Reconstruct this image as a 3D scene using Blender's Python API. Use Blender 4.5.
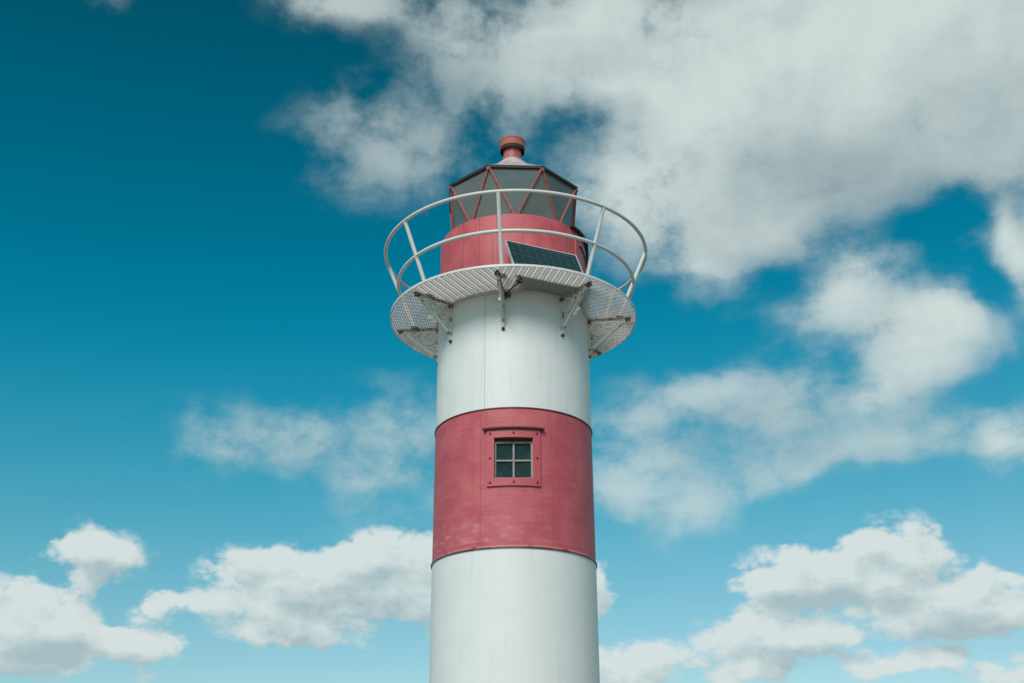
import bpy, bmesh, math, random
import numpy as np
from mathutils import Vector, Matrix

R = math.radians
random.seed(7)
for o in list(bpy.data.objects):
    bpy.data.objects.remove(o)
sc = bpy.context.scene
col = sc.collection

# ------------------------------------------------------------------ camera
EYE = 1.6                                   # height of the camera above the ground
cam_d = bpy.data.cameras.new('camera')
cam = bpy.data.objects.new('camera', cam_d)
col.objects.link(cam)
cam_d.sensor_width = 36.0
cam_d.lens = 36.0 * 1156.0 / 1024.0
cam_d.clip_start = 0.1
cam_d.clip_end = 20000
cam.location = (0, -16, EYE)
pitch, yaw, roll = 0.4217, 0.00105, -0.0037
cam.matrix_world = (Matrix.Translation(cam.location) @ Matrix.Rotation(yaw, 4, 'Z') @
                    Matrix.Rotation(math.pi / 2 + pitch, 4, 'X') @ Matrix.Rotation(roll, 4, 'Z'))
sc.camera = cam

# ------------------------------------------------------------------ sun, exposure
SUN_EL, SUN_AZ = 38.0, -17.0                # azimuth measured from the camera's side of the tower, minus = left
sun_d = bpy.data.lights.new('sun', 'SUN')
sun_d.energy = 2.5
sun_d.angle = R(26)
sun_d.color = (1.0, 0.925, 0.865)
sun = bpy.data.objects.new('sun', sun_d)
col.objects.link(sun)
sdir = Vector((math.sin(R(SUN_AZ)) * math.cos(R(SUN_EL)), -math.cos(R(SUN_AZ)) * math.cos(R(SUN_EL)), math.sin(R(SUN_EL))))
sun.rotation_euler = sdir.to_track_quat('Z', 'Y').to_euler()
sun.location = sdir * 60
sc.view_settings.view_transform = 'Standard'
sc.view_settings.look = 'None'
sc.view_settings.exposure = 0.0
sc.view_settings.gamma = 1.0
sc.view_settings.use_curve_mapping = False


# ------------------------------------------------------------------ node helpers
class NT:
    def __init__(s, tree):
        s.t = tree
        s.n = tree.nodes
        s.l = tree.links

    def put(s, sock, v):
        if isinstance(v, bpy.types.NodeSocket):
            s.l.new(v, sock)
        else:
            sock.default_value = v

    def math(s, op, a, b=0.0, c=0.0, clamp=False):
        n = s.n.new('ShaderNodeMath')
        n.operation = op
        n.use_clamp = clamp
        s.put(n.inputs[0], a); s.put(n.inputs[1], b); s.put(n.inputs[2], c)
        return n.outputs[0]

    def vmath(s, op, a, b=(0, 0, 0)):
        n = s.n.new('ShaderNodeVectorMath')
        n.operation = op
        s.put(n.inputs[0], a)
        if op != 'LENGTH':
            s.put(n.inputs[1], b)
        return n.outputs[1] if op in ('LENGTH', 'DOT_PRODUCT') else n.outputs[0]

    def ramp(s, v, a, b, c=0.0, d=1.0, smooth=True):
        n = s.n.new('ShaderNodeMapRange')
        n.interpolation_type = 'SMOOTHSTEP' if smooth else 'LINEAR'
        n.clamp = True
        s.put(n.inputs[0], v); s.put(n.inputs[1], a); s.put(n.inputs[2], b); s.put(n.inputs[3], c); s.put(n.inputs[4], d)
        return n.outputs[0]

    def mix(s, f, a, b, blend='MIX'):
        n = s.n.new('ShaderNodeMix')
        n.data_type = 'RGBA'
        n.blend_type = blend
        s.put(n.inputs[0], f); s.put(n.inputs[6], a); s.put(n.inputs[7], b)
        return n.outputs[2]

    def noise(s, vec, scale, detail=4, rough=0.5, dist=0.0):
        n = s.n.new('ShaderNodeTexNoise')
        s.put(n.inputs['Vector'], vec)
        n.inputs['Scale'].default_value = scale
        n.inputs['Detail'].default_value = detail
        n.inputs['Roughness'].default_value = rough
        n.inputs['Distortion'].default_value = dist
        return n.outputs[0]

    def scale(s, vec, xyz, off=(0, 0, 0)):
        n = s.n.new('ShaderNodeMapping')
        s.put(n.inputs[0], vec)
        n.inputs[1].default_value = off
        n.inputs[3].default_value = xyz
        return n.outputs[0]

    def combine(s, x, y, z=0.0):
        n = s.n.new('ShaderNodeCombineXYZ')
        s.put(n.inputs[0], x); s.put(n.inputs[1], y); s.put(n.inputs[2], z)
        return n.outputs[0]

    def separate(s, v):
        n = s.n.new('ShaderNodeSeparateXYZ')
        s.put(n.inputs[0], v)
        return n.outputs


# ------------------------------------------------------------------ sky with clouds (direction based, at infinity)
# blobs: (azimuth*0.906 deg, elevation deg, half width, half height, turn deg, weight)
SOFT = [
    (18.35, 35.63, 17.75, 7.47, 0, 1.7),
    (6.65, 31.18, 5.14, 4.61, 0, 1.15),
    (11.11, 29.83, 7.95, 4.58, 0, 1.3),
    (17.17, 31.17, 7.65, 3.73, 0, 1.2),
    (24.42, 32.44, 6.21, 5.53, 0, 1.5),
    (5.42, 38.16, 9.35, 4.41, 0, 1.25),
    (-1.22, 38.54, 7.23, 3.49, -10, 0.85),
    (-5.94, 33.64, 7.11, 4.08, 0, 0.78),
    (-9.06, 39.73, 6.06, 1.55, 0, 0.85),
    (-1.73, 35.47, 4.86, 3.33, 0, 0.62),
    (0.98, 36.67, 4.37, 2.83, 0, 0.75),
    (-21.44, 38.33, 2.45, 1.13, 0, 0.45),
    (19.49, 23.43, 5.21, 3.27, 0, 1.15),
    (16.38, 25.33, 4.57, 3.33, 20, 1),
    (17.84, 21.07, 4.77, 2.35, 20, 0.95),
    (13.07, 20.41, 4.75, 2.31, 15, 0.85),
    (8.96, 20.98, 7.02, 2.2, 6, 0.8),
    (6.49, 18.66, 4.42, 3.02, 0, 0.78),
    (5.24, 16.66, 3.45, 2.43, 0, 0.78),
    (8.17, 15.92, 2.49, 2.64, 0, 0.74),
    (11.44, 17.41, 4.7, 1.72, 12, 0.72),
    (17.25, 18.21, 7.88, 1.59, 4, 0.8),
    (22.16, 17.67, 2.58, 2.08, 0, 0.9),
    (24.05, 26.08, 2.09, 3.39, 0, 1.1),
    (-10.39, 18.93, 6.16, 2.42, -6, 0.72),
    (-5.97, 18.68, 4.43, 4.4, 0, 0.72),
    (-13.73, 18.43, 3.1, 1.91, 0, 0.6),
    (21.16, 28.32, 3.11, 1.2, 8, -0.36),
    (23.03, 24.44, 1.09, 1.91, 0, -0.6),
    (12.77, 26.74, 2.63, 1.45, -20, -0.45),
    (3.4, 35.19, 2.69, 1.91, 0, -0.15),
    (4.24, 33.24, 1.32, 1.69, 0, -0.18),
    (18.8, 27.81, 2.28, 0.84, 0, -0.2),
]
CUMULUS = [
    (14.68, 10.75, 4.95, 0.41, -4, -0.35),
    (17.68, 8.83, 3.92, 0.35, 2, -0.45),
    (-17.77, 11.35, 1.6, 0.45, -8, -0.4),
    (-11.62, 12.3, 3.01, 1.58, 0, 0.9),
    (16.19, 11.37, 2.85, 1.54, 0, 0.85),
    (-18.29, 12.84, 2.65, 1.54, 0, 1.1),
    (-20.13, 9.67, 3.81, 2.44, -12, 1.25),
    (-16.3, 9.22, 3.2, 1.6, -10, 0.9),
    (-20.5, 8.52, 2.25, 1.29, 0, 0.8),
    (-7.91, 12.27, 6.6, 2.26, 8, 1.25),
    (-5.07, 13.4, 3.6, 2, 0, 1),
    (-14.46, 11.03, 3.11, 1.18, 0, 0.72),
    (-9.29, 10.08, 4.29, 1.29, 0, 1),
    (-5, 11.5, 5.32, 1.88, 0, 1),
    (2.38, 12.02, 2.96, 2.6, 0, 1),
    (12.68, 11.77, 3.81, 2.21, 0, 1.2),
    (16.61, 13.16, 3.91, 2.01, 0, 0.85),
    (12.08, 9.79, 4.61, 1.36, 0, 1.15),
    (18.86, 10.29, 4.29, 2.29, 0, 1.2),
    (15.42, 10.07, 3.25, 1.08, 0, 0.9),
    (17.01, 8.21, 3.93, 0.87, 0, 1.05),
    (20.64, 7.49, 1.86, 0.85, 0, 1),
    (5.57, 8.34, 4.1, 1.64, 0, 0.85),
    (9.63, 8.25, 4.01, 1.26, 0, 0.8),
]
GREY = [
    (24.24, 31.57, 7.49, 5.78, 0, 0.6),
    (17.61, 30.86, 9.02, 3.26, -6, 0.95),
    (23.43, 30.85, 5.31, 4.94, 0, 0.7),
    (9.53, 28.77, 5.97, 2.43, 0, 0.35),
    (2.65, 37.81, 6.62, 2.8, 0, 0.35),
    (-4.92, 34.41, 6.92, 3.83, 0, 0.55),
    (11.61, 19.33, 9.99, 2.89, 0, 0.35),
    (17.09, 13.67, 3.29, 1.19, 0, 0.35),
    (-8.98, 18.54, 5.97, 2.42, 0, 0.3),
]


# The cover of each cloud layer is a smooth map over (azimuth, elevation). It goes into the nodes as a short sum of
# products of curves, cover = sum_k f_k(azimuth) * g_k(elevation), three products to every pair of RGB Curves nodes.
AZ0, AZ1, EL0, EL1 = -40.0, 40.0, -6.0, 54.0
GA, GE = np.linspace(AZ0, AZ1, 81), np.linspace(EL0, EL1, 61)


def cover_map(blobs, inner=0.15, k=0.18):
    A, E = np.meshgrid(GA, GE, indexing='ij')
    pos = np.zeros_like(A)
    neg = np.zeros_like(A)
    for (ax, el, rx, ry, rot, w) in blobs:
        c, s_ = math.cos(R(rot)), math.sin(R(rot))
        dx, dy = A - ax, E - el
        d = np.hypot((dx * c + dy * s_) / rx, (-dx * s_ + dy * c) / ry)
        t = np.clip((1.25 - d) / (1.25 - inner), 0, 1)
        v = w * t * t * (3 - 2 * t)
        if w < 0:
            neg += v
        else:
            pos = np.log(np.exp(pos / k) + np.exp(v / k) - 1) * k
    m_ = pos + neg
    fade = np.clip((40 - abs(A)) / 5, 0, 1) * np.clip((54 - E) / 6, 0, 1) * np.clip((E + 6) / 5, 0, 1)
    return m_ * fade


def curve_node(nt, u, cols):
    """an RGB Curves node whose three curves are the given columns, brought to 0..1; returns (socket, scale, offset)"""
    n = nt.n.new('ShaderNodeRGBCurve')
    mp = n.mapping
    mp.use_clip = False
    mp.extend = 'HORIZONTAL'
    sc_, of_ = [], []
    for ch in range(3):
        y = cols[ch]
        lo, hi = float(y.min()), float(y.max())
        hi = max(hi, lo + 1e-6)
        sc_.append(hi - lo); of_.append(lo)
        cu = mp.curves[ch]
        xs = np.linspace(0, 1, len(y))
        yy = (y - lo) / (hi - lo)
        cu.points[0].location = (0, float(yy[0]))
        cu.points[1].location = (1, float(yy[-1]))
        for x_, v_ in zip(xs[1:-1], yy[1:-1]):
            cu.points.new(float(x_), float(v_))
    mp.update()
    nt.put(n.inputs[1], u)
    v = n.outputs[0]
    v = nt.vmath('MULTIPLY', v, tuple(sc_))
    return nt.vmath('ADD', v, tuple(of_))


def field(nt, p, m_, triples):
    xyz = nt.separate(p)
    u = nt.ramp(xyz[0], AZ0, AZ1, 0, 1, False)
    v = nt.ramp(xyz[1], EL0, EL1, 0, 1, False)
    Um, S, Vt = np.linalg.svd(m_, full_matrices=False)
    acc = None
    for t in range(triples):
        ks = [3 * t, 3 * t + 1, 3 * t + 2]
        fa = curve_node(nt, u, [Um[:, k] * math.sqrt(S[k]) for k in ks])
        fb = curve_node(nt, v, [Vt[k, :] * math.sqrt(S[k]) for k in ks])
        d = nt.vmath('DOT_PRODUCT', fa, fb)
        acc = d if acc is None else nt.math('ADD', acc, d)
    r = Um[:, :3 * triples] * S[:3 * triples] @ Vt[:3 * triples]
    print('cloud cover fit: worst', round(float(abs(r - m_).max()), 3))
    return acc


def density_group(name, blobs, triples, nscale, detail, rough, amp, lo, hi, stretch, warp, wscale, generic, thin, billow):
    g = bpy.data.node_groups.new(name, 'ShaderNodeTree')
    g.interface.new_socket('p', in_out='INPUT', socket_type='NodeSocketVector')
    g.interface.new_socket('density', in_out='OUTPUT', socket_type='NodeSocketFloat')
    g.interface.new_socket('depth', in_out='OUTPUT', socket_type='NodeSocketFloat')
    nt = NT(g)
    gi = g.nodes.new('NodeGroupInput'); go = g.nodes.new('NodeGroupOutput')
    p0 = gi.outputs[0]
    wn = g.nodes.new('ShaderNodeTexNoise')          # domain warp
    nt.put(wn.inputs['Vector'], p0)
    wn.inputs['Scale'].default_value = wscale
    wn.inputs['Detail'].default_value = 2
    wv = nt.vmath('SUBTRACT', wn.outputs[1], (0.5, 0.5, 0.5))
    wv = nt.vmath('MULTIPLY', wv, (warp, warp, 0))
    p = nt.vmath('ADD', p0, wv)
    b = field(nt, p, cover_map(blobs), triples)
    xyz = nt.separate(p0)
    if generic:
        # loose clouds over the rest of the sky, away from the tower's backdrop
        far = nt.math('MAXIMUM', nt.ramp(nt.math('ABSOLUTE', xyz[0]), 31, 38), nt.ramp(xyz[1], 44, 52))
        gen = nt.noise(nt.scale(p0, (0.6, 1, 1)), 0.06, 2, 0.5)
        b = nt.math('ADD', b, nt.math('MULTIPLY', far, nt.ramp(gen, 0.35, 0.65, 0.0, generic)))
    # fine structure: fractal wisps plus rounded billows (inverted cell noise)
    q = nt.vmath('ADD', nt.scale(p0, stretch), nt.vmath('MULTIPLY', wv, (0.35, 0.35, 0)))
    n = nt.noise(q, nscale, detail, rough, 0.0)
    n = nt.math('MULTIPLY', nt.math('SUBTRACT', n, 0.5), amp)
    vo = g.nodes.new('ShaderNodeTexVoronoi')
    vo.feature = 'F1'
    vo.voronoi_dimensions = '2D'
    vo.normalize = True
    nt.put(vo.inputs['Vector'], q)
    vo.inputs['Scale'].default_value = billow[0]
    vo.inputs['Detail'].default_value = 3
    vo.inputs['Roughness'].default_value = 0.55
    vo.inputs['Lacunarity'].default_value = 2.3
    n = nt.math('ADD', n, nt.math('MULTIPLY', nt.math('SUBTRACT', 0.36, vo.outputs['Distance']), billow[1]))
    raw = nt.math('ADD', b, n)
    g.links.new(raw, go.inputs[1])
    d = nt.ramp(raw, lo, hi)
    # thin veils stay see-through, and nothing condenses where there is no cover
    d = nt.math('MULTIPLY', d, nt.ramp(b, thin[0], thin[1], thin[2], 1.0, False))
    g.links.new(d, go.inputs[0])
    return g


world = bpy.data.worlds.new('World')
sc.world = world
world.use_nodes = True
wt = world.node_tree
wt.nodes.clear()
nt = NT(wt)
tc = wt.nodes.new('ShaderNodeTexCoord')
dirv = nt.separate(tc.outputs['Generated'])
az = nt.math('MULTIPLY', nt.math('ARCTAN2', dirv[0], dirv[1]), 180 / math.pi * 0.9063)
el = nt.math('MULTIPLY', nt.math('ARCSINE', dirv[2]), 180 / math.pi)
P = nt.combine(az, el, 0.0)

sky = wt.nodes.new('ShaderNodeTexSky')
sky.sky_type = 'NISHITA'
sky.sun_disc = False
sky.sun_elevation = R(SUN_EL)
# the sky's sun stands at compass rotation from +Y, clockwise
sky.sun_rotation = math.atan2(sdir.x, sdir.y)
sky.air_density = 1.0
sky.dust_density = 0.3
sky.ozone_density = 2.0
# colour cast of this clear, polarised-looking sky: teal, paler towards the horizon, deepest high on the left
TINT = [  # elevation, r, g, b
    (-5, 1.0, 0.95, 0.88),
    (4, 0.98, 1.03, 0.92),
    (10, 0.80, 1.09, 0.95),
    (15, 0.40, 1.12, 0.96),
    (20, 0.13, 1.08, 0.98),
    (24, 0.01, 1.00, 0.95),
    (29, 0.0, 0.87, 0.83),
    (36, 0.0, 0.72, 0.66),
    (42, 0.0, 0.56, 0.50),
    (60, 0.0, 0.50, 0.46),
]
tr_ = wt.nodes.new('ShaderNodeValToRGB')
cr = tr_.color_ramp
cr.interpolation = 'B_SPLINE'
while len(cr.elements) < len(TINT):
    cr.elements.new(0.5)
for e_, (ee, r_, g_, b_) in zip(cr.elements, TINT):
    e_.position = (ee + 5) / 65
for e_, (ee, r_, g_, b_) in zip(cr.elements, TINT):
    e_.color = (r_ / 4, g_ / 4, b_ / 4, 1)
lean_el = nt.math('ADD', el, nt.math('MULTIPLY', az, -0.045))
nt.put(tr_.inputs[0], nt.ramp(lean_el, -5, 60, 0, 1, False))
tint = nt.vmath('MULTIPLY', tr_.outputs[0], (4, 4, 4))
skyc = nt.mix(1.0, sky.outputs[0], tint, 'MULTIPLY')

gs = density_group('soft_cloud_density', SOFT, 5, 0.24, 9, 0.62, 3.0, 0.0, 1.05, (0.85, 1.05, 1), 2.2, 0.22, 0.75, (0.05, 1.12, 0.0), (0.45, 0.8))
gc = density_group('cumulus_density', CUMULUS, 5, 0.40, 9, 0.58, 1.6, 0.34, 0.76, (0.8, 1.15, 1), 1.4, 0.5, 0.0, (0.1, 0.5, 0.0), (0.5, 1.5))


def use(g, p):
    n = wt.nodes.new('ShaderNodeGroup')
    n.node_tree = g
    nt.put(n.inputs[0], p)
    return n.outputs[0], n.outputs[1]


ds, rs = use(gs, P)
dc, rc = use(gc, P)
ds2, rs2 = use(gs, nt.vmath('ADD', P, (-0.9, 1.3, 0)))
dc2, rc2 = use(gc, nt.vmath('ADD', P, (-0.35, 0.95, 0)))
grey = field(nt, P, cover_map(GREY, 0.0), 2)
big = nt.noise(P, 0.11, 4, 0.55, 0.4)
# a cloud is darker where more cloud stands between it and the sun (up and to the left), and where it is deep
rel = nt.math('SUBTRACT', rs2, rs)
sh = nt.math('MULTIPLY', rel, 0.24)
sh = nt.math('ADD', sh, nt.math('MULTIPLY', grey, 0.78))
sh = nt.math('ADD', sh, nt.math('MULTIPLY', nt.math('SUBTRACT', big, 0.36), 0.7))
sh = nt.math('ADD', sh, nt.ramp(rs, 1.5, 0.1, 0.0, 0.16), 0, True)
softc = nt.mix(sh, (6.25, 7.15, 6.95, 1), (2.7, 3.65, 4.0, 1))
relc = nt.math('SUBTRACT', rc2, rc)
shc = nt.math('ADD', nt.math('MULTIPLY', relc, 0.62), 0.22)
shc = nt.math('ADD', shc, nt.ramp(rc2, 0.5, 1.6, 0.0, 0.50), 0, True)
cumc = nt.mix(shc, (6.75, 7.55, 7.45, 1), (3.9, 5.15, 5.45, 1))
c = nt.mix(nt.math('MULTIPLY', ds, 0.96), skyc, softc)
c = nt.mix(nt.math('MULTIPLY', dc, 0.96), c, cumc)
bg = wt.nodes.new('ShaderNodeBackground')
nt.put(bg.inputs[0], c)
bg.inputs[1].default_value = 0.1
world.cycles.sampling_method = 'MANUAL'
world.cycles.sample_map_resolution = 256
wo = wt.nodes.new('ShaderNodeOutputWorld')
wt.links.new(bg.outputs[0], wo.inputs[0])


# ------------------------------------------------------------------ materials
def new_mat(name):
    m = bpy.data.materials.new(name)
    m.use_nodes = True
    t = m.node_tree
    b = t.nodes['Principled BSDF']
    return m, NT(t), b


def coords(nt):
    n = nt.n.new('ShaderNodeTexCoord')
    return n.outputs['Object']


def bump(nt, b, h, strength=0.3, dist=0.01):
    n = nt.n.new('ShaderNodeBump')
    n.inputs['Strength'].default_value = strength
    n.inputs['Distance'].default_value = dist
    nt.put(n.inputs['Height'], h)
    nt.l.new(n.outputs[0], b.inputs['Normal'])


def paint(name, base, light, dark, rough=0.5, seams=(), seam_col=(0.1, 0.1, 0.1, 1), seam_w=0.006, streak=0.5,
          scuff=None, brush=0.0, grain=1.0):
    """weathered paint on a sheet-metal wall: cloudy tone, vertical streaks, faint horizontal brushing, plate seams"""
    m, nt, b = new_mat(name)
    o = coords(nt)
    x, y, z = nt.separate(o)
    ang = nt.math('ARCTAN2', x, nt.math('MULTIPLY', y, -1.0))
    cyl = nt.combine(nt.math('MULTIPLY', ang, 1.138), z, 0.0)
    n1 = nt.noise(cyl, 2.2, 6, 0.62, 0.2)
    n2 = nt.noise(nt.scale(cyl, (9, 0.55, 1)), 1.6, 5, 0.6)
    n3 = nt.noise(nt.scale(cyl, (1.0, 16, 1)), 1.5, 5, 0.6)
    n4 = nt.noise(cyl, 42, 4, 0.6)
    c = nt.mix(nt.ramp(n1, 0.35, 0.7), base, light)
    c = nt.mix(nt.math('MULTIPLY', nt.ramp(n2, 0.50, 0.78), streak), c, dark)
    if brush:
        c = nt.mix(nt.math('MULTIPLY', nt.ramp(n3, 0.5, 0.75), brush), c, light)
        c = nt.mix(nt.math('MULTIPLY', nt.ramp(n3, 0.48, 0.25), brush), c, dark)
    c = nt.mix(nt.math('MULTIPLY', nt.ramp(n4, 0.52, 0.75), 0.25 * grain), c, dark)
    for (a, s) in seams:
        d = nt.math('ABSOLUTE', nt.math('SUBTRACT', ang, R(a)))
        c = nt.mix(nt.ramp(d, seam_w, seam_w * 0.35, 0, s), c, seam_col)
    if scuff:
        z0, z1, scol, sa = scuff
        band = nt.math('MULTIPLY', nt.ramp(z, z0, z0 + 0.10), nt.ramp(z, z1, z1 - 0.16))
        sn = nt.ramp(nt.noise(nt.scale(cyl, (1.6, 4, 1)), 3.2, 6, 0.66, 0.25), 0.46, 0.74)
        left = nt.ramp(ang, 0.35, -0.5, 0.3, 1.0)
        c = nt.mix(nt.math('MULTIPLY', nt.math('MULTIPLY', band, sn), nt.math('MULTIPLY', left, sa)), c, scol)
    nt.put(b.inputs['Base Color'], c)
    nt.put(b.inputs['Roughness'], nt.ramp(n1, 0.3, 0.7, rough - 0.08, rough + 0.1, False))
    bump(nt, b, nt.math('ADD', n1, nt.math('MULTIPLY', n4, 0.25)), 0.22, 0.01)
    return m


def metal_paint(name, base, rust=(0.10, 0.042, 0.022, 1), amount=0.3, scale=9, rough=0.5):
    m, nt, b = new_mat(name)
    o = coords(nt)
    n = nt.noise(o, scale, 7, 0.65, 0.3)
    f = nt.noise(o, scale * 7, 3, 0.6)
    e = 0.70 - amount * 0.42
    c = nt.mix(nt.ramp(n, e, e + 0.10), base, rust)
    c = nt.mix(nt.ramp(f, 0.45, 0.8, 0, 0.35), c, tuple(v * 0.6 for v in base[:3]) + (1,))
    nt.put(b.inputs['Base Color'], c)
    b.inputs['Roughness'].default_value = rough
    bump(nt, b, n, 0.2, 0.004)
    return m


SEAMS = [(-20.5, 0.55), (-68, 0.22), (27, 0.16), (69, 0.35), (118, 0.3), (-112, 0.3), (165, 0.3)]
M = {}
M['white'] = paint('white_tower_paint', (0.80, 0.805, 0.80, 1), (0.84, 0.845, 0.84, 1), (0.60, 0.60, 0.585, 1), 0.5,
                   SEAMS, (0.22, 0.25, 0.25, 1), 0.0065, 0.35, None, 0.0, 0.35)
M['white_low'] = paint('white_lower_tower_paint', (0.82, 0.825, 0.82, 1), (0.85, 0.855, 0.85, 1), (0.66, 0.665, 0.65, 1), 0.5,
                       [(60, 0.15)], (0.3, 0.33, 0.33, 1), 0.006, 0.25, None, 0.0, 0.3)
M['red'] = paint('faded_red_tower_paint', (0.53, 0.088, 0.112, 1), (0.62, 0.145, 0.165, 1), (0.42, 0.062, 0.080, 1), 0.55,
                 [(-23, 0.6), (-38, 0.22), (27, 0.25), (-60, 0.25), (62, 0.35)], (0.24, 0.045, 0.055, 1), 0.006, 0.55,
                 (EYE + 3.75, EYE + 4.22, (0.74, 0.40, 0.41, 1), 0.55), 0.7)
M['red_drum'] = paint('faded_red_lantern_base_paint', (0.52, 0.086, 0.104, 1), (0.61, 0.14, 0.155, 1), (0.38, 0.056, 0.070, 1), 0.55,
                      [(-60, .5), (-45, .3), (-41, .6), (-26, .7), (-12, .35), (-9, .3), (8, .4), (21, .5), (31, .3), (46, .6), (58, .8)], (0.20, 0.035, 0.045, 1), 0.007, 0.8,
                      None, 0.25)
M['red_trim'] = metal_paint('red_trim_paint', (0.54, 0.095, 0.118, 1), (0.30, 0.05, 0.06, 1), 0.22, 12, 0.5)
M['maroon'] = metal_paint('dark_maroon_flange', (0.15, 0.030, 0.036, 1), (0.05, 0.02, 0.02, 1), 0.4, 6)
M['flange_pink'] = metal_paint('pink_flange_paint', (0.56, 0.20, 0.21, 1), (0.30, 0.06, 0.06, 1), 0.4, 7)
M['flange_dark'] = metal_paint('grey_green_flange', (0.20, 0.13, 0.125, 1), (0.12, 0.04, 0.035, 1), 0.6, 5)
M['rail'] = metal_paint('white_rail_paint', (0.78, 0.775, 0.75, 1), (0.50, 0.46, 0.41, 1), 0.02, 5, 0.4)
M['grate'] = metal_paint('worn_grey_grating', (0.74, 0.725, 0.70, 1), (0.40, 0.31, 0.26, 1), 0.22, 7, 0.6)
M['bracket'] = metal_paint('grey_white_cast_iron', (0.77, 0.76, 0.72, 1), (0.22, 0.17, 0.13, 1), 0.30, 8, 0.6)
M['beam'] = metal_paint('dirty_beam', (0.56, 0.53, 0.49, 1), (0.26, 0.17, 0.12, 1), 0.45, 8, 0.7)
M['rust'] = metal_paint('brown_rusty_iron', (0.32, 0.22, 0.17, 1), (0.06, 0.035, 0.028, 1), 0.6, 25, 0.85)
M['bar'] = metal_paint('dusty_red_bars', (0.35, 0.10, 0.095, 1), (0.42, 0.17, 0.10, 1), 0.4, 12, 0.6)
M['eave'] = metal_paint('dark_brown_eave', (0.035, 0.024, 0.022, 1), (0.07, 0.035, 0.03, 1), 0.4, 14, 0.6)
M['hood'] = metal_paint('dark_maroon_hood', (0.10, 0.020, 0.024, 1), (0.05, 0.02, 0.02, 1), 0.4, 9, 0.8)
M['roofw'] = metal_paint('pale_pink_roof', (0.66, 0.55, 0.55, 1), (0.52, 0.36, 0.37, 1), 0.55, 6, 0.5)
M['neck'] = metal_paint('pink_neck', (0.50, 0.13, 0.155, 1), (0.36, 0.06, 0.07, 1), 0.45, 10, 0.55)
M['cap'] = metal_paint('rusty_orange_cap', (0.50, 0.145, 0.065, 1), (0.40, 0.13, 0.12, 1), 0.6, 14, 0.7)
M['cap_in'] = metal_paint('dark_cap_skirt_and_shade', (0.035, 0.02, 0.02, 1), (0.10, 0.03, 0.02, 1), 0.3, 14, 0.8)
M['inner'] = metal_paint('grey_green_lantern_ceiling', (0.30, 0.31, 0.29, 1), (0.24, 0.25, 0.235, 1), 0.5, 4, 0.7)
M['dark'] = metal_paint('dark_interior', (0.03, 0.035, 0.035, 1), (0.02, 0.02, 0.02, 1), 0.3, 4, 0.9)
M['muntin'] = metal_paint('weathered_grey_muntin', (0.36, 0.34, 0.31, 1), (0.24, 0.20, 0.17, 1), 0.4, 20, 0.6)
M['alu'] = metal_paint('pale_aluminium', (0.62, 0.65, 0.66, 1), (0.45, 0.47, 0.48, 1), 0.2, 10, 0.35)
M['cable'] = metal_paint('black_cable', (0.05, 0.025, 0.03, 1), (0.02, 0.02, 0.02, 1), 0.3, 10, 0.6)
M['lens'] = metal_paint('lamp_body', (0.10, 0.14, 0.13, 1), (0.05, 0.07, 0.07, 1), 0.3, 10, 0.3)

# lantern glass: see-through with a grimy film that catches light
m, n_, b = new_mat('grimy_lantern_glass')
o_ = coords(n_)
film = n_.noise(o_, 3.0, 5, 0.6)
tr = n_.n.new('ShaderNodeBsdfTransparent'); tr.inputs[0].default_value = (0.62, 0.70, 0.68, 1)
gl = n_.n.new('ShaderNodeBsdfGlossy'); gl.inputs['Roughness'].default_value = 0.06; gl.inputs[0].default_value = (0.9, 0.95, 0.95, 1)
di = n_.n.new('ShaderNodeBsdfDiffuse'); di.inputs[0].default_value = (0.21, 0.235, 0.225, 1)
fr = n_.n.new('ShaderNodeLayerWeight')
mx1 = n_.n.new('ShaderNodeMixShader'); mx2 = n_.n.new('ShaderNodeMixShader')
n_.put(mx1.inputs[0], n_.ramp(film, 0.3, 0.7, 0.62, 0.74))
n_.l.new(tr.outputs[0], mx1.inputs[1]); n_.l.new(di.outputs[0], mx1.inputs[2])
n_.put(mx2.inputs[0], n_.math('ADD', n_.math('MULTIPLY', n_.math('POWER', fr.outputs['Facing'], 3.5), 0.6), 0.05, 0, True))
n_.l.new(mx1.outputs[0], mx2.inputs[1]); n_.l.new(gl.outputs[0], mx2.inputs[2])
n_.l.new(mx2.outputs[0], n_.n['Material Output'].inputs[0])
M['glass'] = m

m, n_, b = new_mat('dark_window_glass')
o_ = coords(n_)
f_ = n_.noise(o_, 5, 4, 0.6)
n_.put(b.inputs['Base Color'], n_.mix(n_.ramp(f_, 0.35, 0.7), (0.016, 0.032, 0.028, 1), (0.036, 0.060, 0.052, 1)))
b.inputs['Roughness'].default_value = 0.07
b.inputs['Specular IOR Level'].default_value = 0.3
b.inputs['IOR'].default_value = 1.5
bump(n_, b, f_, 0.12, 0.01)
M['pane'] = m

# solar cells: dark blue-green with painted reflection streaks, fine horizontal bus lines and cell grid
m, n_, b = new_mat('solar_cells')
o_ = coords(n_)
x_, y_, z_ = n_.separate(o_)


def grid(v, step, w, s):
    fr_ = n_.math('ABSOLUTE', n_.math('SUBTRACT', n_.math('FRACT', n_.math('DIVIDE', v, step)), 0.5))
    return n_.ramp(fr_, 0.5 - w / step, 0.5, 0, s)


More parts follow.
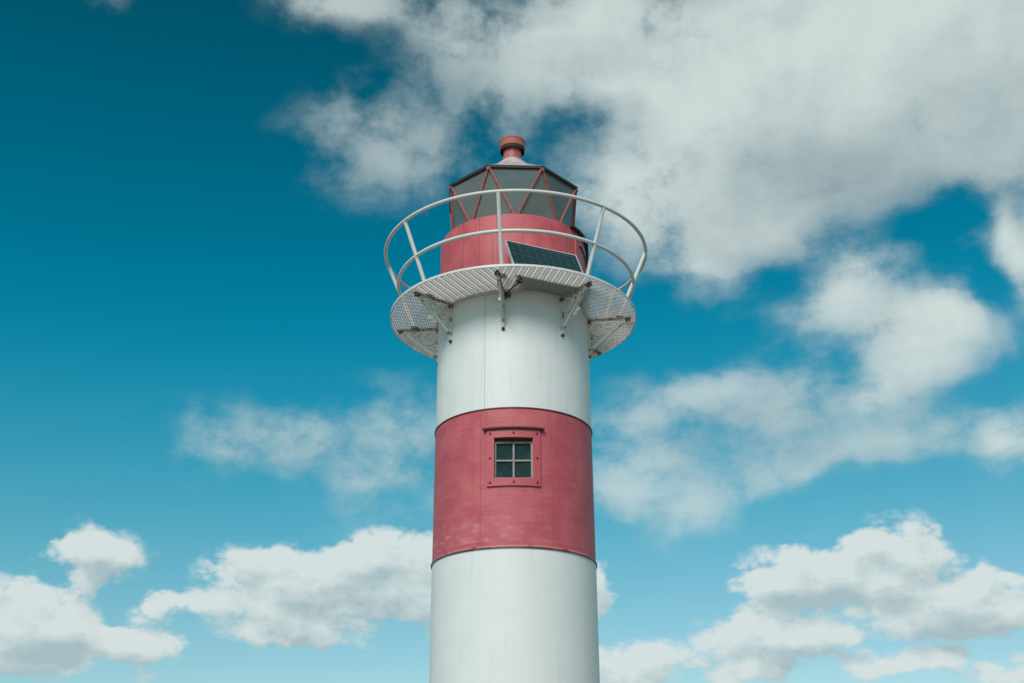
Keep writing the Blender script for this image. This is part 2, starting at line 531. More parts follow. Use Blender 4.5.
cc = n_.mix(n_.ramp(n_.noise(n_.scale(o_, (3, 14, 1)), 3, 5, 0.7), 0.4, 0.7), (0.003, 0.026, 0.034, 1), (0.010, 0.062, 0.070, 1))  # stretched noise puts reflection streaks into the cell colour
cc = n_.mix(grid(y_, 0.061, 0.011, 0.55), cc, (0.16, 0.26, 0.28, 1))
cc = n_.mix(grid(y_, 0.122, 0.006, 0.5), cc, (0.005, 0.012, 0.02, 1))
cc = n_.mix(grid(x_, 0.124, 0.010, 0.5), cc, (0.11, 0.17, 0.19, 1))
n_.put(b.inputs['Base Color'], cc)
b.inputs['Roughness'].default_value = 0.28
M['cells'] = m

m, n_, b = new_mat('gravel_and_dry_grass')
o_ = coords(n_)
g1 = n_.noise(o_, 0.08, 6, 0.6)
g2 = n_.noise(o_, 9, 5, 0.7)
cg = n_.mix(n_.ramp(g1, 0.42, 0.6), (0.30, 0.275, 0.24, 1), (0.09, 0.12, 0.05, 1))
cg = n_.mix(n_.ramp(g2, 0.4, 0.7, 0, 0.5), cg, (0.16, 0.15, 0.12, 1))
n_.put(b.inputs['Base Color'], cg)
b.inputs['Roughness'].default_value = 0.95
bump(n_, b, g2, 0.5, 0.05)
M['ground'] = m
M['concrete'] = metal_paint('pale_concrete', (0.42, 0.41, 0.385, 1), (0.30, 0.29, 0.27, 1), 0.5, 3, 0.9)


# ------------------------------------------------------------------ mesh helpers
def link(name, bm, mat, parent=None, smooth=True, angle=35, loc=None):
    me = bpy.data.meshes.new(name)
    bmesh.ops.recalc_face_normals(bm, faces=bm.faces)
    bm.to_mesh(me)
    bm.free()
    if smooth:
        me.shade_smooth()
        me.set_sharp_from_angle(angle=R(angle))
    me.materials.append(mat)
    o = bpy.data.objects.new(name, me)
    col.objects.link(o)
    if parent is not None:
        o.parent = parent
    if loc is not None:
        o.location = loc
    return o


def pol(r, az, z):
    """r, azimuth in degrees (0 faces the camera, minus = left), z above the eye level"""
    return Vector((r * math.sin(R(az)), -r * math.cos(R(az)), z + EYE))


def lathe(bm, prof, segs=128, closed=False, a0=0, a1=360):
    """prof: (r, z above eye). closed: loop the profile"""
    full = abs((a1 - a0) - 360) < 1e-6
    n = segs if full else segs + 1
    rings = [[bm.verts.new(pol(r, a0 + (a1 - a0) * i / segs, z)) for i in range(n)] for (r, z) in prof]
    m_ = len(prof)
    for j in range(m_ if closed else m_ - 1):
        A, B = rings[j], rings[(j + 1) % m_]
        for i in range(segs):
            k = (i + 1) % n
            bm.faces.new((A[i], A[k], B[k], B[i]))
    if not full and closed:
        bm.faces.new([r[0] for r in rings])
        bm.faces.new([r[-1] for r in rings][::-1])
    return bm


def prism(bm, a, b, w, h, up=Vector((0, 0, 1)), bev=0.0):
    """box bar from a to b, w across, h along 'up'"""
    a, b = Vector(a), Vector(b)
    d = (b - a).normalized()
    s = d.cross(up)
    if s.length < 1e-6:
        s = d.cross(Vector((1, 0, 0)))
    s.normalize()
    u = s.cross(d).normalized()
    vs = []
    for p in (a, b):
        for (i, j) in ((-1, -1), (1, -1), (1, 1), (-1, 1)):
            vs.append(bm.verts.new(p + s * (w / 2 * i) + u * (h / 2 * j)))
    fs = [(0, 1, 2, 3), (7, 6, 5, 4), (0, 4, 5, 1), (1, 5, 6, 2), (2, 6, 7, 3), (3, 7, 4, 0)]
    for f in fs:
        bm.faces.new([vs[k] for k in f])
    return bm


def tube(bm, pts, r, segs=12, closed=False):
    n = len(pts)
    rings = []
    for i, p in enumerate(pts):
        if closed:
            t = (pts[(i + 1) % n] - pts[i - 1]).normalized()
        else:
            t = (pts[min(i + 1, n - 1)] - pts[max(i - 1, 0)]).normalized()
        s = t.cross(Vector((0, 0, 1)))
        if s.length < 1e-4:
            s = t.cross(Vector((0, 1, 0)))
        s.normalize()
        u = s.cross(t)
        rr = r[i] if isinstance(r, (list, tuple)) else r
        rings.append([bm.verts.new(p + (s * math.cos(2 * math.pi * k / segs) + u * math.sin(2 * math.pi * k / segs)) * rr) for k in range(segs)])
    for i in range(n if closed else n - 1):
        A, B = rings[i], rings[(i + 1) % n]
        for k in range(segs):
            l_ = (k + 1) % segs
            bm.faces.new((A[k], A[l_], B[l_], B[k]))
    if not closed:
        bm.faces.new(rings[0][::-1])
        bm.faces.new(rings[-1])
    return bm


def bolt(bm, c, nrm, r=0.016, h=0.014):
    """a hexagonal bolt head standing on a surface"""
    c = Vector(c); nrm = Vector(nrm).normalized()
    s = nrm.cross(Vector((0, 0, 1)))
    if s.length < 1e-4:
        s = Vector((1, 0, 0))
    s.normalize(); u = s.cross(nrm)
    lo, mid, hi = [], [], []
    for k in range(6):
        a = math.pi / 3 * k
        d = s * math.cos(a) + u * math.sin(a)
        lo.append(bm.verts.new(c + d * r)); mid.append(bm.verts.new(c + d * r + nrm * h * 0.75)); hi.append(bm.verts.new(c + d * r * 0.75 + nrm * h))
    for k in range(6):
        j = (k + 1) % 6
        bm.faces.new((lo[k], lo[j], mid[j], mid[k])); bm.faces.new((mid[k], mid[j], hi[j], hi[k]))
    bm.faces.new(hi); bm.faces.new(lo[::-1])


def empty(name, loc, label, cat, group=None):
    o = bpy.data.objects.new(name, None)
    col.objects.link(o)
    o.location = loc
    o['label'] = label
    o['category'] = cat
    if group:
        o['group'] = group
    return o


# ------------------------------------------------------------------ ground
bm = bmesh.new()
ring = [bm.verts.new((0, 0, 0))]
prev = None
for rad in (8, 40, 200, 1000, 5000):
    cur = [bm.verts.new((rad * math.cos(2 * math.pi * k / 48), rad * math.sin(2 * math.pi * k / 48), 0)) for k in range(48)]
    for k in range(48):
        j = (k + 1) % 48
        if prev is None:
            bm.faces.new((ring[0], cur[k], cur[j]))
        else:
            bm.faces.new((prev[k], cur[k], cur[j], prev[j]))
    prev = cur
g = link('ground', bm, M['ground'], None, False)
g['kind'] = 'structure'

# ------------------------------------------------------------------ lighthouse
LH = empty('lighthouse', (0, 0, 0), 'round lighthouse tower in white and faded red bands with lantern room and railed gallery', 'lighthouse')
RT = 1.138
Z_F1, Z_F2, Z_DECK = 3.735, 5.668, 7.50

bm = lathe(bmesh.new(), [(1.62, -EYE), (1.62, -EYE + 0.28), (1.56, -EYE + 0.34), (1.20, -EYE + 0.34)], 96)
link('plinth', bm, M['concrete'], LH)
bm = lathe(bmesh.new(), [(RT - 0.004, -EYE + 0.3), (RT + 0.006, Z_F1 - 0.016)], 160)
link('lower_wall', bm, M['white_low'], LH)
bm = lathe(bmesh.new(), [(RT, Z_F2 + 0.012), (RT, 7.49), (0.9, 7.49)], 160)
link('upper_wall', bm, M['white'], LH)

# red band with a real window opening
WA = 13.1
WZ0, WZ1 = 4.665, 5.237
azs = sorted(set([-WA, WA] + [-180 + 2.5 * i for i in range(145)]))
azs = [a for a in azs if a == -WA or a == WA or min(abs(a - WA), abs(a + WA)) > 0.6][:-1]
zs = [Z_F1, 4.1, 4.4, WZ0, 4.95, WZ1, 5.45, Z_F2]
bm = bmesh.new()
V = [[bm.verts.new(pol(RT + 0.003, a, z)) for a in azs] for z in zs]
for j in range(len(zs) - 1):
    for i in range(len(azs)):
        k = (i + 1) % len(azs)
        am = (azs[i] + (azs[k] if k else azs[0] + 360)) / 2
        if abs(am) < WA and WZ0 - 0.01 < (zs[j] + zs[j + 1]) / 2 < WZ1 + 0.01:
            continue
        bm.faces.new((V[j][i], V[j][k], V[j + 1][k], V[j + 1][i]))
link('red_band', bm, M['red'], LH)

bm = lathe(bmesh.new(), [(RT - .01, Z_F2 + .013), (RT + .015, Z_F2 + .011), (RT + .015, Z_F2 - .005), (RT - .01, Z_F2 - .007)], 160, True)
link('flange', bm, M['maroon'], LH)
f2 = link('flange', lathe(bmesh.new(), [(RT - .01, Z_F1 - .002), (RT + .022, Z_F1 - .004), (RT + .022, Z_F1 - .020), (RT - .01, Z_F1 - .022)], 160, True), M['flange_dark'], LH)
f2['label'] = 'lower flange, pink bead over a dark grey lip'
link('bead', lathe(bmesh.new(), [(RT - .01, Z_F1 + .020), (RT + .010, Z_F1 + .020), (RT + .016, Z_F1 + .010), (RT + .016, Z_F1 - .001), (RT - .01, Z_F1 - .001)], 160, True), M['flange_pink'], f2)

# interior shell so that the openings look into a dark tower
bm = lathe(bmesh.new(), [(0.02, 3.0), (0.98, 3.0), (0.98, 7.3), (0.02, 7.3)], 48)
link('inner_lining', bm, M['dark'], LH)

# window
win = bpy.data.objects.new('window', None); col.objects.link(win); win.parent = LH
# curved frame plate with opening
PA = 18.2
PZ0, PZ1 = 4.556, 5.352


def curved_slab(bm, a0, a1, z0, z1, r0, r1, n=12):
    lathe(bm, [(r0, z0), (r1, z0), (r1, z1), (r0, z1)], n, True, a0, a1)


bm = bmesh.new()
r0, r1 = RT - 0.02, RT + 0.030
ga = [-PA + (PA - WA) * i / 3 for i in range(3)] + [-WA + 2 * WA * i / 10 for i in range(11)] + [WA + (PA - WA) * i / 3 for i in range(1, 4)]
gz = [PZ0, WZ0, WZ1, PZ1]
for rr in (r1,):
    F = [[bm.verts.new(pol(rr, a, z)) for a in ga] for z in gz]
    B_ = [[bm.verts.new(pol(r0, a, z)) for a in ga] for z in gz]
    for j in range(3):
        for i in range(len(ga) - 1):
            if j == 1 and abs((ga[i] + ga[i + 1]) / 2) < WA:
                continue
            bm.faces.new((F[j][i], F[j][i + 1], F[j + 1][i + 1], F[j + 1][i]))
    for j, zi in ((0, 0), (1, 3)):
        for i in range(len(ga) - 1):
            bm.faces.new((F[zi][i], F[zi][i + 1], B_[zi][i + 1], B_[zi][i]))
    for i in (0, len(ga) - 1):
        for j in range(3):
            bm.faces.new((F[j][i], F[j + 1][i], B_[j + 1][i], B_[j][i]))
link('frame_plate', bm, M['red_trim'], win)
# reveals: a box tube from the plate into the wall, flat sash inside
hw = (RT + 0.03) * math.sin(R(WA))
yf = -(RT + 0.03) * math.cos(R(WA))
ys = -1.045
bm = bmesh.new()
n = 10
for zi in (WZ0, WZ1):
    top = [bm.verts.new(pol(RT + 0.028, -WA + 2 * WA * i / n, zi)) for i in range(n + 1)]
    bot = [bm.verts.new(Vector((-hw + 2 * hw * i / n, ys + 0.05, zi + EYE))) for i in range(n + 1)]
    for i in range(n):
        bm.faces.new((top[i], top[i + 1], bot[i + 1], bot[i]))
for s in (-1, 1):
    q = [(s * hw, yf + .002, WZ0), (s * hw, ys + .05, WZ0), (s * hw, ys + .05, WZ1), (s * hw, yf + .002, WZ1)]
    bm.faces.new([bm.verts.new((a, b_, c_ + EYE)) for a, b_, c_ in q])
link('reveal', bm, M['red_trim'], win, True, 30)
# sash
sash = link('sash', bmesh.new(), M['muntin'], win)
bm = bmesh.new()
t = 0.026
x0, x1, z0, z1 = -hw + .004, hw - .004, WZ0 + .004 + EYE, WZ1 - .035 + EYE
zc = (z0 + z1) / 2
for a, b_ in (((x0, ys, z0 + t / 2), (x1, ys, z0 + t / 2)), ((x0, ys, z1 - t / 2), (x1, ys, z1 - t / 2))):
    prism(bm, a, b_, 0.05, t)
for xx in (x0 + t / 2, x1 - t / 2):
    prism(bm, (xx, ys, z0 + t), (xx, ys, z1 - t), t, 0.05, Vector((0, 1, 0)))
bm.to_mesh(sash.data); bm.free()
bm = bmesh.new()
prism(bm, (0, ys, z0 + t), (0, ys, z1 - t), 0.024, 0.036, Vector((0, 1, 0)))
prism(bm, (x0 + t, ys, zc), (-0.012, ys, zc), 0.034, 0.022)
prism(bm, (0.012, ys, zc), (x1 - t, ys, zc), 0.034, 0.022)
link('muntin', bm, M['muntin'], win, False)
for (xa, xb) in ((x0 + t, -0.012), (0.012, x1 - t)):
    for (za, zb) in ((z0 + t, zc - .011), (zc + .011, z1 - t)):
        bm = bmesh.new()
        tl = random.uniform(-.004, .004)
        vs = [bm.verts.new(v) for v in ((xa, ys + .008, za), (xb, ys + .008 + tl, za), (xb, ys + .008 + tl, zb), (xa, ys + .008, zb))]
        bm.faces.new(vs)
        link('pane', bm, M['pane'], win, False)
bm = bmesh.new()
prism(bm, (x0, ys + .01, z1 + .016), (x1, ys + .01, z1 + .016), 0.08, 0.03)
link('soffit_shade', bm, M['eave'], win, False)  # near-black strip, the shade of the reveal's soffit put into its colour
bm = bmesh.new()
curved_slab(bm, -20.8, 20.8, 5.3535, 5.378, RT - .01, RT + .062, 14)
link('hood', bm, M['hood'], win)
for (a, z) in [(a, z) for a in (-15.8, 0, 15.8) for z in (4.607, 5.300)] + [(-15.8, 4.95), (15.8, 4.95)]:
    bm = bmesh.new()
    bolt(bm, pol(r1 - .001, a, z), pol(1, a, -EYE), 0.016, 0.016)
    link('bolt', bm, M['maroon'], win, False)

# ------------------------------------------------------------------ gallery
gal = bpy.data.objects.new('gallery', None); col.objects.link(gal); gal.parent = LH
AZ = [-7 + 45 * k for k in range(8)]
ZR0, ZR1 = 7.480, 7.514
bm = lathe(bmesh.new(), [(1.862, ZR0 + .006), (1.862, ZR0), (1.873, ZR0), (1.873, ZR1), (1.862, ZR1), (1.862, ZR0 + .010), (1.8615, ZR0 + .008)], 180, True)
link('rim', bm, M['rail'], gal)
bm = lathe(bmesh.new(), [(RT + .001, 7.440), (RT + .030, 7.440), (RT + .030, 7.474), (RT + .001, 7.474)], 160, True)
link('curb_ring', bm, M['rail'], gal)

LWD, SWD = 0.105, 0.038
for ci, a in enumerate(AZ):
    am = a + 22.5
    U = Vector((math.cos(R(am)), math.sin(R(am)), 0))
    Vv = Vector((math.sin(R(am)), -math.cos(R(am)), 0))
    bm = bmesh.new()
    th = 0.0022
    j = 0
    v = 1.02
    nrm = (Vv * 0.011 - Vector((0, 0, 1)) * -0.0).normalized()
    while v < 1.87:
        for i in range(-20, 20):
            pts = []
            ok = True
            for ii in (i, i + 1):
                sgn = 1 if (ii + j) % 2 == 0 else -1
                uu = ii * LWD / 2
                vv = v + sgn * SWD / 4
                rr = math.hypot(uu, vv)
                aa = math.degrees(math.atan2(uu, vv))
                if rr < 1.09 or rr > 1.866 or abs(aa) > 23.6:
                    ok = False
                pts.append(U * uu + Vv * vv)
            if not ok:
                continue
            zb, zt = EYE + 7.4865, EYE + 7.5065
            dv = 0.003
            out = Vv * th
            q = [pts[0] + Vv * dv + Vector((0, 0, zb)), pts[1] + Vv * dv + Vector((0, 0, zb)),
                 pts[1] - Vv * dv + Vector((0, 0, zt)), pts[0] - Vv * dv + Vector((0, 0, zt))]
            A = [bm.verts.new(p) for p in q]
            B2 = [bm.verts.new(p + out + Vector((0, 0, th))) for p in q]
            bm.faces.new(A); bm.faces.new(B2[::-1])
            for k in range(4):
                l_ = (k + 1) % 4
                bm.faces.new((A[k], B2[k], B2[l_], A[l_]))
        v += SWD / 2
        j += 1
    # thin bearers along the panel, every diamond's width
    for i in range(-9, 10):
        uu = i * 0.105
        lo_ = max(math.sqrt(max(1.145 ** 2 - uu ** 2, 0)), abs(uu) / math.tan(R(22.2)))
        hi_ = math.sqrt(1.860 ** 2 - uu ** 2)
        if hi_ - lo_ > 0.05:
            prism(bm, U * uu + Vv * lo_ + Vector((0, 0, EYE + 7.482)), U * uu + Vv * hi_ + Vector((0, 0, EYE + 7.482)), 0.006, 0.004)
    link('grating_panel', bm, M['grate'], gal, False)


def ring_pts(r, z, c_r, c_z, az, n=28):
    return [pol(c_r + r * math.cos(2 * math.pi * k / n), az, c_z + r * math.sin(2 * math.pi * k / n)) for k in range(n)]


def flat_ring(bm, az, cr, cz, ro, ri, th, n=28):
    """a flat ring in the radial plane"""
    T = Vector((math.cos(R(az)), math.sin(R(az)), 0))
    L = []
    for s in (-1, 1):
        for rr in (ro, ri):
            L.append([bm.verts.new(pol(cr + rr * math.cos(2 * math.pi * k / n), az, cz + rr * math.sin(2 * math.pi * k / n)) + T * (th / 2 * s)) for k in range(n)])
    o0, i0, o1, i1 = L
    for k in range(n):
        j = (k + 1) % n
        bm.faces.new((o0[k], o0[j], i0[j], i0[k])); bm.faces.new((o1[k], i1[k], i1[j], o1[j]))
        bm.faces.new((o0[k], o1[k], o1[j], o0[j])); bm.faces.new((i0[k], i0[j], i1[j], i1[k]))


def make_bracket():
    """built at azimuth 0, turned about the tower's axis afterwards"""
    root = bpy.data.objects.new('gallery_bracket', None); col.objects.link(root); root.parent = LH
    up = Vector((1, 0, 0))
    # brace: arm from near the rim down to the wall foot, upright against the wall
    bm = bmesh.new()
    P_ = lambda r, z: pol(r, 0, z)
    prism(bm, P_(1.70, 7.425), P_(1.170, 6.965), 0.050, 0.038, up)
    prism(bm, P_(1.158, 7.40), P_(1.158, 6.98), 0.030, 0.034, up)
    prism(bm, P_(1.178, 6.975), P_(1.150, 6.875), 0.028, 0.036, up)
    link('brace', bm, M['bracket'], root, False)
    # beam: T section under the grating
    bm = bmesh.new()
    prism(bm, P_(1.172, 7.466), P_(1.80, 7.466), 0.034, 0.014)
    prism(bm, P_(1.17, 7.447), P_(1.775, 7.447), 0.014, 0.024)
    link('beam', bm, M['beam'], root, False)
    # ornament: cast ring with a cross and scrolls
    bm = bmesh.new()
    cr, cz = 1.288, 7.300
    flat_ring(bm, 0, cr, cz, 0.114, 0.078, 0.036)
    for aa in (45, 135):
        d = (math.cos(R(aa)) * .082, math.sin(R(aa)) * .082)
        prism(bm, P_(cr - d[0], cz - d[1]), P_(cr + d[0], cz + d[1]), 0.018, 0.020 if aa == 45 else 0.0205, up)
    flat_ring(bm, 0, 1.455, 7.345, 0.060, 0.036, 0.024, 18)
    flat_ring(bm, 0, 1.560, 7.372, 0.036, 0.018, 0.024, 14)
    flat_ring(bm, 0, 1.213, 7.130, 0.042, 0.022, 0.024, 16)
    flat_ring(bm, 0, 1.500, 7.150, 0.036, 0.012, 0.028, 14)
    flat_ring(bm, 0, 1.445, 7.105, 0.030, 0.010, 0.028, 14)
    link('ornament', bm, M['bracket'], root, False)
    bm = bmesh.new()
    prism(bm, P_(1.145, 7.420), P_(1.190, 7.420), 0.070, 0.040)
    link('wall_plate', bm, M['rust'], root, False)
    bm = bmesh.new()
    prism(bm, P_(1.71, 7.450), P_(1.775, 7.450), 0.066, 0.016)
    for s in (-1, 1):
        for rr in (1.722, 1.765):
            c_ = P_(rr, 7.443); c_.x += s * 0.027
            bolt(bm, c_, (0, 0, -1), 0.015, 0.022)
    link('rim_plate', bm, M['rust'], root, False)
    bm = bmesh.new()
    bolt(bm, P_(RT + .001, 6.865), (0, -1, 0), 0.026, 0.034)
    link('foot_bolt', bm, M['rust'], root, False)
    return root


def copy_tree(o, parent):
    c_ = o.copy(); col.objects.link(c_); c_.parent = parent
    for ch in [q for q in bpy.data.objects if q.parent == o]:
        copy_tree(ch, c_)
    return c_


br = make_bracket()
for k, a in enumerate(AZ):
    o = br if k == 0 else copy_tree(br, LH)
    o.rotation_euler = (0, 0, R(a))

# railing
rail = bpy.data.objects.new('railing', None); col.objects.link(rail); rail.parent = LH
rail.location.x = 0.045
for nm, rr, zz in (('top_rail', 2.027, 8.594), ('middle_rail', 1.812, 8.075)):
    bm = tube(bmesh.new(), [pol(rr, i * 2.5, zz) for i in range(144)], 0.027, 12, True)
    link(nm, bm, M['rail'], rail)


def make_post():
    bm = bmesh.new()
    up = Vector((1, 0, 0))
    tube(bm, [pol(1.572, 0, 7.495), pol(2.020, 0, 8.577)], 0.029, 10)
    o = link('post', bm, M['rail'], rail)
    bm = bmesh.new()
    prism(bm, pol(1.52, 0, 7.507), pol(1.63, 0, 7.507), 0.10, 0.014)
    link('post_foot', bm, M['bracket'], o, False)
    return o


post = make_post()
for k, a in enumerate(AZ):
    o = post if k == 0 else copy_tree(post, rail)
    o.rotation_euler = (0, 0, R(a + (0, 0.8, 0.5, -1, 0.6, -0.8, 1.0, -1.6)[k]))

# ------------------------------------------------------------------ lantern room
Z_D = 8.755
drum = link('lantern_base', lathe(bmesh.new(), [(1.128, 7.47), (1.128, Z_D - .012), (1.122, Z_D), (1.09, Z_D + .012), (0.90, Z_D + .035), (0.86, Z_D + .035), (0.86, 7.6)], 160), M['red_drum'], LH)
link('lantern_floor', lathe(bmesh.new(), [(0.02, 8.60), (0.87, 8.60)], 48), M['dark'], LH)

# access hatch on the right side with its raised hood and a cable
hatch = bpy.data.objects.new('hatch', None); col.objects.link(hatch); hatch.parent = LH
bm = bmesh.new(); curved_slab(bm, 60, 98, 7.56, 8.62, 1.120, 1.142, 10)
link('hatch_door', bm, M['flange_pink'], hatch)
for a_ in (56.5, 98):
    bm = bmesh.new()
    curved_slab(bm, a_, a_ + 3.5, 7.54, 8.68, 1.120, 1.150, 2)
    link('hatch_jamb', bm, M['red_trim'], hatch)
bm = bmesh.new()
n = 26
P1 = []
for i in range(n + 1):
    t = i / n
    a = 50 + 58 * t
    z = 8.775 - 0.02 * t - 0.42 * max(0, (t - 0.55) / 0.45) ** 1.5
    P1.append((a, z))
for i in range(n):
    (a, z), (a2, z2) = P1[i], P1[i + 1]
    vs = []
    for (aa, zz) in ((a, z), (a2, z2)):
        for (rr, dz) in ((1.125, 0), (1.185, 0), (1.185, -.035), (1.125, -.035)):
            vs.append(bm.verts.new(pol(rr, aa, zz + dz)))
    for f in ((0, 4, 5, 1), (1, 5, 6, 2), (2, 6, 7, 3), (3, 7, 4, 0)):
        bm.faces.new([vs[k] for k in f])
    if i == 0:
        bm.faces.new(vs[:4])
    if i == n - 1:
        bm.faces.new(vs[4:])
bmesh.ops.remove_doubles(bm, verts=bm.verts, dist=1e-4)
link('hatch_hood', bm, M['eave'], hatch)
pts = []
for i in range(25):
    t = i / 24
    pts.append(pol(1.158 + 0.02 * math.sin(math.pi * t), 62 + 32 * t ** 0.9, 8.52 - 0.80 * t + 0.05 * math.sin(3 * math.pi * t)))
link('cable', tube(bmesh.new(), pts, 0.014, 8), M['cable'], hatch)

# glazing: antiprism of sixteen triangles
RTOP, ZTOP, RBOT, ZBOT = 1.062, 9.655, 0.93, 8.80
top = [pol(RTOP, -19.8 + 45 * k, ZTOP) for k in range(8)]
bot = [pol(RBOT, -41.8 + 45 * k, ZBOT) for k in range(8)]      # bot[k] and bot[k+1] flank top[k]
glz = bpy.data.objects.new('lantern_glazing', None); col.objects.link(glz); glz.parent = LH


def bar(a, b_, nm, w=0.036, h=0.046):
    mid = (a + b_) / 2
    out = Vector((mid.x, mid.y, 0)).normalized()
    bm = prism(bmesh.new(), a, b_, w, h, out)
    bmesh.ops.bevel(bm, geom=bm.edges[:], offset=0.006, segments=1, affect='EDGES')
    link(nm, bm, M['bar'], glz, False)


def inset_tri(a, b_, c_, d=0.018):
    cen = (a + b_ + c_) / 3
    return [p + (cen - p).normalized() * d - Vector((cen.x, cen.y, 0)).normalized() * 0.004 for p in (a, b_, c_)]


for k in range(8):
    bar(top[k], bot[k], 'glazing_bar')
    bar(top[k], bot[(k + 1) % 8], 'glazing_bar')
    for tri in ((bot[k], bot[(k + 1) % 8], top[k]), (top[k], bot[(k + 1) % 8], top[(k + 1) % 8])):
        bm = bmesh.new()
        bm.faces.new([bm.verts.new(p) for p in inset_tri(*tri)])
        link('glass_pane', bm, M['glass'], glz, False)
    bm = bmesh.new()
    bolt(bm, top[k] + Vector((top[k].x, top[k].y, 0)).normalized() * 0.018 - Vector((0, 0, .035)), (top[k].x, top[k].y, 0), 0.034, 0.010)
    link('corner_boss', bm, M['bar'], glz, False)
bm = bmesh.new()
for k in range(8):
    prism(bm, bot[k], bot[(k + 1) % 8], 0.03, 0.04)
link('sill', bm, M['bar'], glz, False)

# roof
rf = bpy.data.objects.new('roof', None); col.objects.link(rf); rf.parent = LH


def octo(bm, prof, n=8, off=-19.8):
    rings = [[bm.verts.new(pol(r, off + 45 * k, z)) for k in range(n)] for r, z in prof]
    for j in range(len(prof) if len(prof) > 2 else 1):
        A, B2 = rings[j], rings[(j + 1) % len(prof)]
        for k in range(n):
            l_ = (k + 1) % n
            bm.faces.new((A[k], A[l_], B2[l_], B2[k]))


bm = bmesh.new()
octo(bm, [(1.035, 9.632), (1.092, 9.632), (1.098, 9.672), (1.080, 9.682), (1.035, 9.682)])
link('eave', bm, M['eave'], rf, False)
bm = bmesh.new()
prof = [(1.080, 9.684), (0.85, 9.83), (0.60, 10.00), (0.44, 10.115), (0.35, 10.195), (0.25, 10.295), (0.172, 10.375)]
rings = []
for j, (r, z) in enumerate(prof):
    f = j / (len(prof) - 1)
    row = []
    for k in range(48):
        a = -19.8 + 7.5 * k
        loc = ((a + 19.8) % 45) - 22.5
        octr = r * math.cos(R(22.5)) / math.cos(R(loc))
        row.append(bm.verts.new(pol(octr * (1 - f) + r * f, a, z)))
    rings.append(row)
for j in range(len(prof) - 1):
    for k in range(48):
        l_ = (k + 1) % 48
        bm.faces.new((rings[j][k], rings[j][l_], rings[j + 1][l_], rings[j + 1][k]))
link('roof_shell', bm, M['roofw'], rf, True, 20)
bm = bmesh.new()
octo(bm, [(1.04, 9.64), (0.06, 9.86)])
bm.faces.ensure_lookup_table()
link('ceiling', bm, M['inner'], rf, False)
# vent: neck and rusty cap
vent = bpy.data.objects.new('roof_vent', None); col.objects.link(vent); vent.parent = LH
link('neck', lathe(bmesh.new(), [(0.175, 10.34), (0.158, 10.375), (0.150, 10.42), (0.148, 10.54), (0.150, 10.69)], 64), M['neck'], vent)
link('cap', lathe(bmesh.new(), [(0.199, 10.622), (0.207, 10.624), (0.205, 10.64), (0.206, 10.735), (0.211, 10.740), (0.211, 10.762), (0.19, 10.772), (0.02, 10.81), (0.0, 10.81)], 64), M['cap'], vent)
link('cap_skirt_and_shade', lathe(bmesh.new(), [(0.1985, 10.626), (0.203, 10.615), (0.199, 10.565), (0.190, 10.562), (0.190, 10.70), (0.02, 10.70)], 64), M['cap_in'], vent)  # dark skirt ring, and the shadow in the hollow cap painted near-black
# the lamp inside the lantern
link('lamp', lathe(bmesh.new(), [(0.0, 8.6), (0.20, 8.6), (0.20, 8.72), (0.13, 8.76), (0.13, 8.84), (0.10, 8.95), (0.0, 8.97)], 32), M['lens'], LH)

# ------------------------------------------------------------------ solar panel leaning on the gallery
SA, LEAN = math.degrees(0.423), 0.485
cx, cy, cz = 0.412, -1.085, 8.185
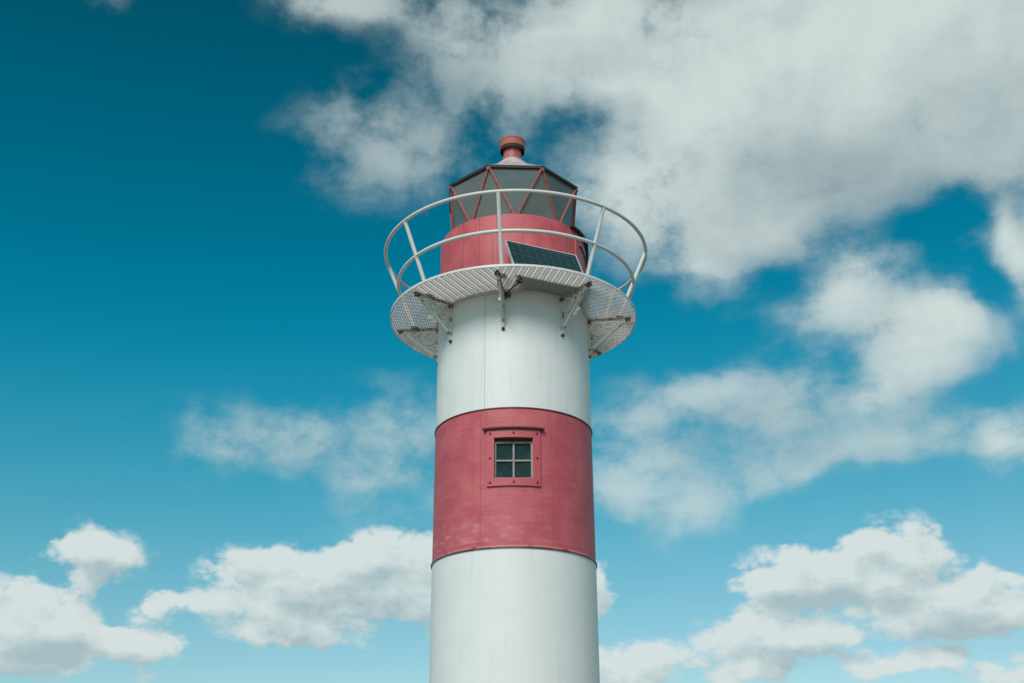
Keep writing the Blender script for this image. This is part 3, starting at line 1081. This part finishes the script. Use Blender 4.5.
# power lead from the panel, coiled under the grating and clipped to the wall
pts = [pol(1.60, 3.0, 7.47), pol(1.56, 4.5, 7.445), pol(1.50, 2.0, 7.430), pol(1.46, 5.0, 7.445), pol(1.40, 2.5, 7.450), pol(1.30, -1.5, 7.41), pol(1.20, -4.5, 7.38), pol(1.155, -5.0, 7.33)]
link('power_lead', tube(bmesh.new(), pts, 0.010, 8), M['cable'], LH)
bm = bmesh.new()
prism(bm, pol(1.14, -3.2, 7.39), pol(1.185, -3.2, 7.39), 0.07, 0.06)
link('cable_box', bm, M['rust'], LH, False)

SP = empty('solar_panel', (0, 0, EYE + 7.52), 'dark framed solar panel leaning against the red lantern base behind the gallery railing', 'solar panel')
tq = Vector((math.cos(R(SA)), math.sin(R(SA)), 0))
nq = Vector((math.sin(R(SA)), -math.cos(R(SA)), 0))
dq = nq * math.sin(LEAN) - Vector((0, 0, 1)) * math.cos(LEAN)      # down the panel
W_, H_ = 1.150, 0.728
face = tq.cross(-dq)                                                # panel's outward normal
if face.dot(nq) < 0:
    face = -face
mat = Matrix((( tq.x, -dq.x, face.x, 0), (tq.y, -dq.y, face.y, 0), (tq.z, -dq.z, face.z, 0), (0, 0, 0, 1)))
ctr = Vector((cx, cy, cz + EYE)) + dq * (H_ / 2)
SP.matrix_world = Matrix.Translation(ctr) @ mat
bm = bmesh.new()
fw = 0.016
for (a, b_) in (((-W_ / 2, H_ / 2 - fw / 2, 0), (W_ / 2, H_ / 2 - fw / 2, 0)), ((-W_ / 2, -H_ / 2 + fw / 2, 0), (W_ / 2, -H_ / 2 + fw / 2, 0))):
    prism(bm, a, b_, fw, 0.035)
for s in (-1, 1):
    prism(bm, (s * (W_ / 2 - fw / 2), -H_ / 2 + fw, 0), (s * (W_ / 2 - fw / 2), H_ / 2 - fw, 0), fw, 0.0345)
link('panel_frame', bm, M['alu'], SP, False)
bm = bmesh.new()
prism(bm, (-W_ / 2 + fw, 0, 0.002), (W_ / 2 - fw, 0, 0.002), H_ - 2 * fw, 0.018)
link('solar_cells', bm, M['cells'], SP, False)
bm = bmesh.new()
prism(bm, (-0.16, 0.05, -0.022), (0.02, 0.05, -0.022), 0.12, 0.022)
link('junction_box', bm, M['cable'], SP, False)

# ------------------------------------------------------------------ render
sc.render.engine = 'CYCLES'
sc.cycles.max_bounces = 6
sc.cycles.transparent_max_bounces = 16
sc.render.resolution_x = 1024
sc.render.resolution_y = 683
